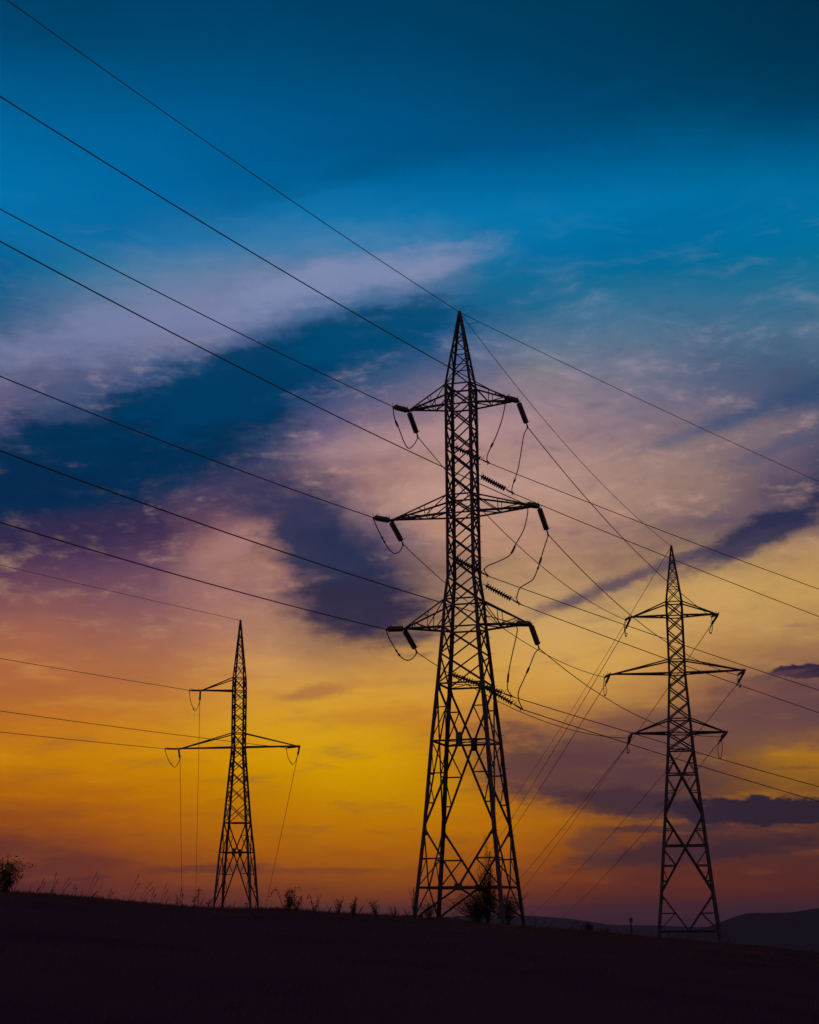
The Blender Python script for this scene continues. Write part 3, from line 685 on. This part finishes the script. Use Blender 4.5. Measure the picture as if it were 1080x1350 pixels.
# ------------------------------------------------------------------ wires
def wire(name, label, cat, A, B, S, r, n=70, group=None):
    A = W(A); B = W(B); pts = []
    for i in range(n + 1):
        t = i / n; t = t * t * (1.6 - .6 * t) if n > 40 else t        # denser near the pylon
        p = A.lerp(B, t); p.z -= 4 * S * t * (1 - t); pts.append(p)
    c = pts[0].copy(); mb = MB(); mb.tube([p - c for p in pts], r, 6)
    o = mb.build(name, CABLE, None, True); o.location = c; return tag(o, label, cat, group)
RW = .0235
inc = {'mN1R': 'right end of the top crossarm', 'mN1L': 'left end of the top crossarm', 'mN2R': 'right end of the middle crossarm', 'mN2L': 'left end of the middle crossarm', 'mN3R': 'right end of the bottom crossarm', 'mN3L': 'left end of the bottom crossarm'}
for k, (A, B, S) in SPANS.items():
    if k == 'mE': wire('ground_wire', 'thin wire from the top left corner down to the peak of the tallest pylon', 'wire', A, B, S, RW * .85, group='overhead wires')
    elif k == 'mE3': wire('ground_wire', 'thin wire from the peak of the tallest pylon down to the right edge', 'wire', A, B, S, RW * .8, group='overhead wires')
    elif k == 'E2': wire('ground_wire', 'thin wire joining the peaks of the tallest and the right pylon', 'wire', A, B, S, RW * .7, 40, group='overhead wires')
    elif k == 'rE': wire('ground_wire', 'faint wire falling steeply left from the peak of the right pylon', 'wire', A, B, S, RW * .8, group='overhead wires')
    elif k == 'lE': wire('ground_wire', 'thin wire from the left edge to the peak of the smallest pylon', 'wire', A, B, S, RW * .8, group='overhead wires')
    elif '-' in k:
        side = 'left' if k[3] == 'L' else 'right'
        wire('power_line', 'power line joining %s ends of the %s crossarms of central and right pylons' % (side, level_name('m', int(k[2]))), 'power line', A, B, S, RW, 40, group='overhead wires')
    elif k in inc: wire('power_line', 'power line from left edge to %s, tallest pylon' % inc[k], 'power line', A, B, S, RW * 1.1, group='overhead wires')
    elif k[0] == 'W':
        i = int(k[1]); wire('power_line', '%s of six power lines from central pylon to right edge' % ('highest', 'second highest', 'third highest', 'fourth highest', 'fifth highest', 'lowest')[i - 1], 'power line', A, B, S, RW, group='overhead wires')
    else:
        side = 'left' if k[3] == 'L' else 'right'
        if k[0] == 'l': lb = 'power line at %s end of %s arm, smallest pylon, %s' % (side, level_name('l', int(k[2])), 'running to the left edge' if k[1] == 'N' else 'dropping steeply behind the ridge')
        else: lb = 'faint power line falling valleyward from %s end of %s crossarm, right pylon' % (side, level_name('r', int(k[2])))
        wire('power_line', lb, 'power line', A, B, S, RW, group='overhead wires')

# jumper loops between strings
def unproject(px, py, depth):
    a, e = direction(px, py); y = depth; x = y * tan(radians(a)); z = sqrt(x * x + y * y) * tan(radians(e)); return Vector((x, y, z))
def jumper(A, B, way, label, r=.028, lump=(.4, .6)):
    A = Vector(A); B = Vector(B); K = [A]
    n = len(way)
    for i, (x, y) in enumerate(way):
        K.append(unproject(x, y, A.y + (B.y - A.y) * (i + 1) / (n + 1)))
    K.append(B); pts = []
    Q = [K[0] * 2 - K[1]] + K + [K[-1] * 2 - K[-2]]
    for i in range(1, len(Q) - 2):
        for j in range(8):
            t = j / 8; p0, p1, p2, p3 = Q[i - 1:i + 3]
            pts.append(.5 * ((2 * p1) + (p2 - p0) * t + (2 * p0 - 5 * p1 + 4 * p2 - p3) * t * t + (3 * p1 - p0 - 3 * p2 + p3) * t ** 3))
    pts.append(K[-1]); pts = [W(p) for p in pts]; c = pts[0].copy()
    m_ = len(pts); rr = [r * (2.1 if lump and lump[0] * m_ <= i <= lump[1] * m_ and i % 8 > 1 else 1) for i in range(m_)]
    mb = MB(); mb.tube([p - c for p in pts], rr, 6); o = mb.build('jumper_cable', CABLE, None, True); o.location = c
    return tag(o, label, 'cable', 'jumper loops at the insulators')
def e1(k): return ENDS[k][1]
jl = lambda side, lv_, pl: 'slack cable loop, %s end of %s crossarm, %s' % (side, lv_, pl)
jumper(e1('mN1L'), e1('mF1L'), [(520.5,552),(526,565),(533,583),(539,591),(546,586)], jl('left', 'top', pyl['m']), lump=(.2, .3))
jumper(e1('mN2L'), e1('mF2L'), [(497,695),(505,711),(513,724),(520,729.5),(527,727)], jl('left', 'middle', pyl['m']), lump=(.3, .38))
jumper(e1('mN3L'), e1('mF3L'), [(514,843),(524,860),(531,868),(538,870.5),(545,867)], jl('left', 'bottom', pyl['m']), lump=(.3, .4))
ll = 'slack cable from right end of %s crossarm to the %s side insulator, tallest pylon'
jumper(e1('mN1R'), e1('W1'), [(666,534),(661,556),(653,578),(647,590),(643.5,598),(642,606)], ll % ('top', 'upper'), lump=(.48, .56))
jumper(e1('mF1R'), e1('W2'), [(691,573),(688,590),(684,614),(680,629),(676,640),(675,647)], ll % ('top', 'lower'), lump=(.55, .64))
jumper(e1('mN2R'), e1('W3'), [(696,674),(691,697),(681,716),(672,732),(655,741),(643,746),(638.7,752)], ll % ('middle', 'upper'), lump=(.4, .47))
jumper(e1('mF2R'), e1('W4'), [(717,724),(711,744),(704,762),(697,768),(686,775),(682,785),(682,792)], ll % ('middle', 'lower'), lump=(.2, .28))
jumper(e1('mN3R'), e1('W5'), [(682,832),(676,860),(671,885),(669.5,900),(669.8,910)], ll % ('bottom', 'upper'), lump=(.5, .65))
jumper(e1('mF3R'), e1('W6'), [(705,862),(699,877),(691,895),(684,911),(684,923)], ll % ('bottom', 'lower'), lump=(.35, .42))
for k, low in (('1L', (825.6,839)), ('2L', (798,917)), ('3L', (828.5,993)), ('1R', (936.5,835)), ('2R', (975,906)), ('3R', (949,1000))):
    A, B = e1('rN' + k), e1('rF' + k); pa = frame_xy(degrees(atan2(A[0], A[1])), degrees(atan2(A[2], sqrt(A[0]**2 + A[1]**2)))); pb = frame_xy(degrees(atan2(B[0], B[1])), degrees(atan2(B[2], sqrt(B[0]**2 + B[1]**2))))
    jumper(A, B, [(pa[0] + 1.6, pa[1] * .5 + low[1] * .5), (low[0] + 2.2, low[1] - 3), low, (low[0] - 1.6, low[1] - 4), (pb[0] - .8, pb[1] * .5 + low[1] * .5)] if k[1] == 'R' else [(pa[0] - 1.2, pa[1] * .5 + low[1] * .5), (low[0] - 1.4, low[1] - 3), low, (low[0] + 1.6, low[1] - 4), (pb[0] + 1, pb[1] * .5 + low[1] * .5)], jl('left' if k[1] == 'L' else 'right', level_name('r', int(k[0])), pyl['r']), r=.026, lump=(.4, .5))
jumper(e1('lN1L'), e1('lF1L'), [(251.5,925),(254.5,932.5),(257,937),(261,932)], jl('left', 'upper', pyl['l']), r=.028, lump=(.4, .5))
jumper(e1('lN2L'), e1('lF2L'), [(221.5,1000),(225.5,1007),(231,1011.5),(235,1006)], jl('left', 'lower', pyl['l']), r=.028, lump=(.35, .45))
jumper(e1('lN2R'), e1('lF2R'), [(380,999),(383,1004.5),(386,1008),(390,1003)], jl('right', 'lower', pyl['l']), r=.028, lump=(.35, .45))

jumper(SPANS['E2'][0], unproject(631, 425, 86.5), [(612, 424), (619, 427), (625, 426)], 'small curved bonding cable right of the peak of the tallest pylon', r=.014, lump=None)
# ------------------------------------------------------------------ vegetation
def at_px(px, dist):
    a, _ = direction(px, 1205); x = dist * sin(radians(a)); y = dist * cos(radians(a)); return x, y, ground_z(x, y)
def leaf(mb, p, s, rnd):
    a = Vector((rnd.gauss(0, 1), rnd.gauss(0, 1), rnd.gauss(0, .6))).normalized(); b = a.orthogonal().normalized()
    b = (b * cos(1.3) + a.cross(b) * sin(rnd.uniform(0, 6))).normalized()
    p = Vector(p); mb.add([p, p + a * s * .5 + b * s * .22, p + a * s, p + a * s * .5 - b * s * .22], [(0, 1, 2, 3)])
def shrub(px, dist, width, height, leaves, lsize, label, name='shrub', seed=1, lean=0.0, arcs=0, stems=9, cone=.0, group='shrubs and weeds along the ridge'):
    rnd = random.Random(seed); x, y, z = at_px(px, dist); root = thing(name, label, 'shrub' if name == 'shrub' else 'weed', (x, y, z - .05), group=group)
    sm = MB(); lf = MB(); tips = []
    for i in range(stems):
        a = rnd.uniform(0, 2 * pi); sp = rnd.uniform(.03, 1) * width / 2; h = height * rnd.uniform(.6, 1) * (1 - cone * sp / (width / 2))
        P = [Vector((0, 0, 0))]; n = 6
        for k in range(1, n + 1):
            t = k / n; P.append(Vector((cos(a) * sp * t ** 1.3 + lean * t * h + rnd.gauss(0, .03) * width, sin(a) * sp * t ** 1.3 + rnd.gauss(0, .03) * width, h * t * (1 - .1 * t))))
        sm.tube(P, [.018 * (1 - .75 * k / n) for k in range(n + 1)], 4)
        for k in range(2, n + 1):
            tips.append((P[k], 1))
            for _ in range(2):
                q = P[k] + Vector((rnd.gauss(0, .1) * width, rnd.gauss(0, .1) * width, rnd.uniform(.02, .16) * height)); sm.tube([P[k], q], [.008, .004], 3); tips.append((q, .8))
    for i in range(arcs):
        s = -1 if i % 2 == 0 else 1; h = height * rnd.uniform(.75, 1); P = []
        for k in range(9):
            t = k / 8; P.append(Vector((s * width * (.2 + .45 * t), 0, h * sin(min(t * 1.25 + .15, 1.45) * pi / 2 * 1.05))))
        P[0] = Vector((0, 0, 0)); sm.tube(P, [.012] * 9, 4)
        for p in P[2:]: tips.append((p, .4))
    for _ in range(leaves):
        p, s = rnd.choice(tips); q = p + Vector((rnd.gauss(0, .05) * width * s, rnd.gauss(0, .05) * width * s, rnd.gauss(0, .04) * height * s))
        leaf(lf, q, lsize * rnd.uniform(.6, 1.4), rnd)
    sm.build('stems', STEMM, root); lf.build('foliage', LEAFM, root); return root
def plume(px, dist, height, lean, label, seed, head=.3):
    """a tall grass with a feathery head"""
    rnd = random.Random(seed); x, y, z = at_px(px, dist); root = thing('grass_stalk', label, 'grass stalk', (x, y, z - .04), group='tall grass stalks on the ridge line')
    sm = MB(); hd = MB()
    for s in range(2):
        ln = lean * (1 + .3 * s); h = height * (1 - .25 * s); P = [Vector((.06 * s + ln * h * t ** 1.6, .03 * s, h * t)) for t in [k / 7 for k in range(8)]]
        sm.tube(P, [.007] * 5 + [.005] * 3, 4)
        for _ in range(46):
            t = 1 - head * rnd.random(); p = Vector((.06 * s + ln * h * t ** 1.6, .03 * s, h * t))
            q = p + Vector((rnd.gauss(.015, .03), rnd.gauss(0, .03), rnd.uniform(.01, .06))); d = .006
            hd.add([p, p + Vector((d, 0, 0)), q + Vector((d, 0, 0)), q], [(0, 1, 2, 3)])
    sm.build('stalk', STEMM, root); hd.build('seed_head', GRASSM, root); return root
def stalk_weed(px, dist, height, label, seed, knobs=8, spread=.12):
    """an upright dry weed with small knobbly seed heads"""
    rnd = random.Random(seed); x, y, z = at_px(px, dist); root = thing('dry_weed', label, 'weed', (x, y, z - .04), group='shrubs and weeds along the ridge')
    sm = MB(); hd = MB(); P = [Vector((rnd.gauss(0, .012), rnd.gauss(0, .012), height * k / 6)) for k in range(7)]; sm.tube(P, .012, 4)
    for i in range(knobs):
        t = rnd.uniform(.45, 1); b = Vector((0, 0, height * t)); q = b + Vector((rnd.uniform(-1, 1) * spread, rnd.uniform(-1, 1) * spread, rnd.uniform(.04, .16) * height))
        sm.tube([b, q], .006, 3)
        for _ in range(9): leaf(hd, q + Vector((rnd.gauss(0, .02), rnd.gauss(0, .02), rnd.gauss(0, .02))), .06, rnd)
    for _ in range(14): leaf(hd, Vector((rnd.gauss(0, .03), rnd.gauss(0, .03), rnd.uniform(.1, .8) * height)), .09, rnd)
    sm.build('stalk', STEMM, root); hd.build('seed_head', STEMM, root); return root
shrub(6, 80, 3.0, 1.75, 1900, .09, 'leafy bush cut by the left edge on the ridge', seed=3, stems=24, arcs=0)
shrub(380, 79, 1.25, 1.2, 620, .08, 'small dense bush just right of the smallest pylon, one shoot arching left', seed=8, stems=9, arcs=1)
shrub(390, 79.5, .9, .95, 200, .07, 'low bush touching the right side of the arching bush', seed=18, stems=7)
shrub(467, 78, .5, .95, 220, .075, 'narrow dark weed clump midway between left and central pylons', name='weed_clump', seed=9, stems=6)
shrub(447, 78, .6, 1.0, 110, .06, 'thin open weed left of the narrow dark clump', name='weed_clump', seed=10, stems=6)
shrub(496, 78, .9, .95, 150, .06, 'thin spreading weed right of the narrow dark clump', name='weed_clump', seed=11, stems=7)
shrub(416, 79, .6, 1.0, 60, .06, 'bare weed with an arching shoot', name='weed_clump', seed=12, stems=3, arcs=1)
shrub(521, 78, .5, .7, 60, .05, 'low thin weed left of the foot of the tallest pylon', name='weed_clump', seed=13, stems=6)
shrub(643, 84.5, 1.4, 4.5, 2600, .06, 'tall wispy bush growing inside the base of the tallest pylon', seed=21, stems=46, cone=.75)
shrub(628, 84.0, 3.4, 2.0, 3000, .055, 'broad bush filling the middle of the central pylon base', seed=22, stems=60, cone=.3)
shrub(668, 84.2, 2.0, 1.7, 1800, .07, 'low bush around the right legs of the tallest pylon', seed=23, stems=24)
shrub(566, 83.5, 1.4, 1.1, 260, .06, 'thin bush around the left legs of the tallest pylon', seed=24, stems=12)
shrub(546, 83.0, .6, 1.6, 90, .05, 'tall sparse weed beside the leftmost foot of the tallest pylon', name='weed_clump', seed=25, stems=5)
shrub(775, 92, 1.0, .7, 300, .08, 'dark low bush on the ridge between the central and right pylons', seed=31, stems=8)
shrub(766, 92, .5, .75, 20, .06, 'bare twig with a bent tip beside the low dark bush', name='weed_clump', seed=32, stems=2, arcs=1)
shrub(797, 95, .9, .45, 160, .07, 'flat little bush right of the low dark bush', seed=33, stems=7)
for i, (px, h, ln) in enumerate([(50,.62,.25),(68,.85,.12),(77,.7,.5),(94,.5,.2),(115,.95,.32),(141,.45,.3),(168,1.05,.35),(182,.85,.55),(198,.6,.2),(211,.85,.25),(236,.75,.1)]):
    plume(px, 78, h * 1.3, ln, ('short', 'tall', 'low', 'short leaning', 'tall leaning', 'tiny', 'tallest leaning', 'strongly leaning', 'small', 'slender', 'upright')[i] + ' feathery grass stalk on left ridge' + (', ' + ('nearest the edge bush', '', 'close by a taller one', '', 'standing alone', '', '', 'left of two stalks', '', '', 'close to the left vertical wire')[i] if i in (0, 2, 4, 7, 10) else ''), 40 + i)
stalk_weed(261.5, 79, 1.05, 'tall knobbly dry weed on the ridge left of the smallest pylon', 61)
stalk_weed(256, 79.5, .6, 'shorter dry weed close beside the tall knobbly one', 62, 4)
stalk_weed(233, 79, .55, 'small dry weed left of the tall knobbly weed', 63, 4)
stalk_weed(275, 79, .5, 'small dry weed with spread tips right of the tall knobbly weed', 64, 5)
stalk_weed(326, 79, .4, 'tiny dry weed between the legs of the smallest pylon', 65, 4)
stalk_weed(706, 88, .5, 'small dry weed right of the foot of the tallest pylon', 66, 4)

# little marker post on the slope
x, y, z = at_px(831.5, 100)
pr = thing('marker_post', 'thin marker post with small dark box on top, left of the right pylon', 'post', (x, y, z - .1))
mb = MB(); mb.tube([(0, 0, 0), (0, 0, .85)], .035, 8); mb.build('post', STEMM, pr)
mb = MB(); mb.slab((0, 0, .98), (1, 0, 0), (0, 1, 0), (0, 0, 1), .09, .06, .14); mb.build('box', PLATE, pr)

# grass: many blades, one object
def grass():
    rng = np.random.default_rng(5); V = []; F = []
    def band(n, r0, r1, a0, a1, h0, h1, w_):
        u = rng.random(n); r = np.sqrt(r0 * r0 + u * (r1 * r1 - r0 * r0)); a = np.radians(rng.uniform(a0, a1, n))
        x = r * np.sin(a); y = r * np.cos(a)
        for i in range(n):
            cl_ = mnoise.noise((x[i] * .45, y[i] * .45, 1)) * .5 + .5
            if cl_ < .3 and rng.random() < .6: continue
            z = ground_z(x[i], y[i]) - .03; h = (h0 + (h1 - h0) * rng.random() ** 2) * (.6 + .9 * cl_); t = rng.uniform(0, 2 * pi)
            lx, ly = rng.normal(.12, .25) * h, rng.normal(0, .25) * h; ww = w_ * rng.uniform(.6, 1.3); c, s = cos(t) * ww, sin(t) * ww
            o = len(V); V.extend([(x[i] - c, y[i] - s, z), (x[i] + c, y[i] + s, z), (x[i] + lx * .4 + c * .7, y[i] + ly * .4 + s * .7, z + h * .6), (x[i] + lx, y[i] + ly, z + h)])
            F.extend([(o, o + 1, o + 2), (o, o + 2, o + 3)])
    band(56000, 62, 92, -17, 17, .05, .2, .009)
    band(16000, 92, 150, -17, 17, .05, .18, .012)
    band(40000, 12, 62, -19, 19, .03, .13, .007)
    band(900, 70, 88, -17, 17, .15, .6, .006)
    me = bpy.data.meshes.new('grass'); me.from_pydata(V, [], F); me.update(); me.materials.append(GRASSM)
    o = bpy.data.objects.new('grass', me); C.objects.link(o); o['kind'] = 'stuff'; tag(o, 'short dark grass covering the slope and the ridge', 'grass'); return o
grass()

# ------------------------------------------------------------------ evening haze over the valley
def haze():
    r, zb, zt = 16500.0, -160.0, 46.0
    mb = MB(); mb.slab((0, 0, (zb + zt) / 2), (1, 0, 0), (0, 1, 0), (0, 0, 1), r, r, (zt - zb) / 2)
    mt = bpy.data.materials.new('haze'); mt.use_nodes = True; t = mt.node_tree; t.nodes.clear()
    v = t.nodes.new('ShaderNodeVolumePrincipled'); v.inputs['Color'].default_value = (.55, .5, .75, 1); v.inputs['Density'].default_value = HAZE_DENSITY
    o_ = t.nodes.new('ShaderNodeOutputMaterial'); t.links.new(v.outputs[0], o_.inputs['Volume'])
    o = mb.build('haze', mt); o['kind'] = 'stuff'; tag(o, 'thin evening haze over the far valley', 'haze')
HAZE_DENSITY = 5.5e-5
haze()
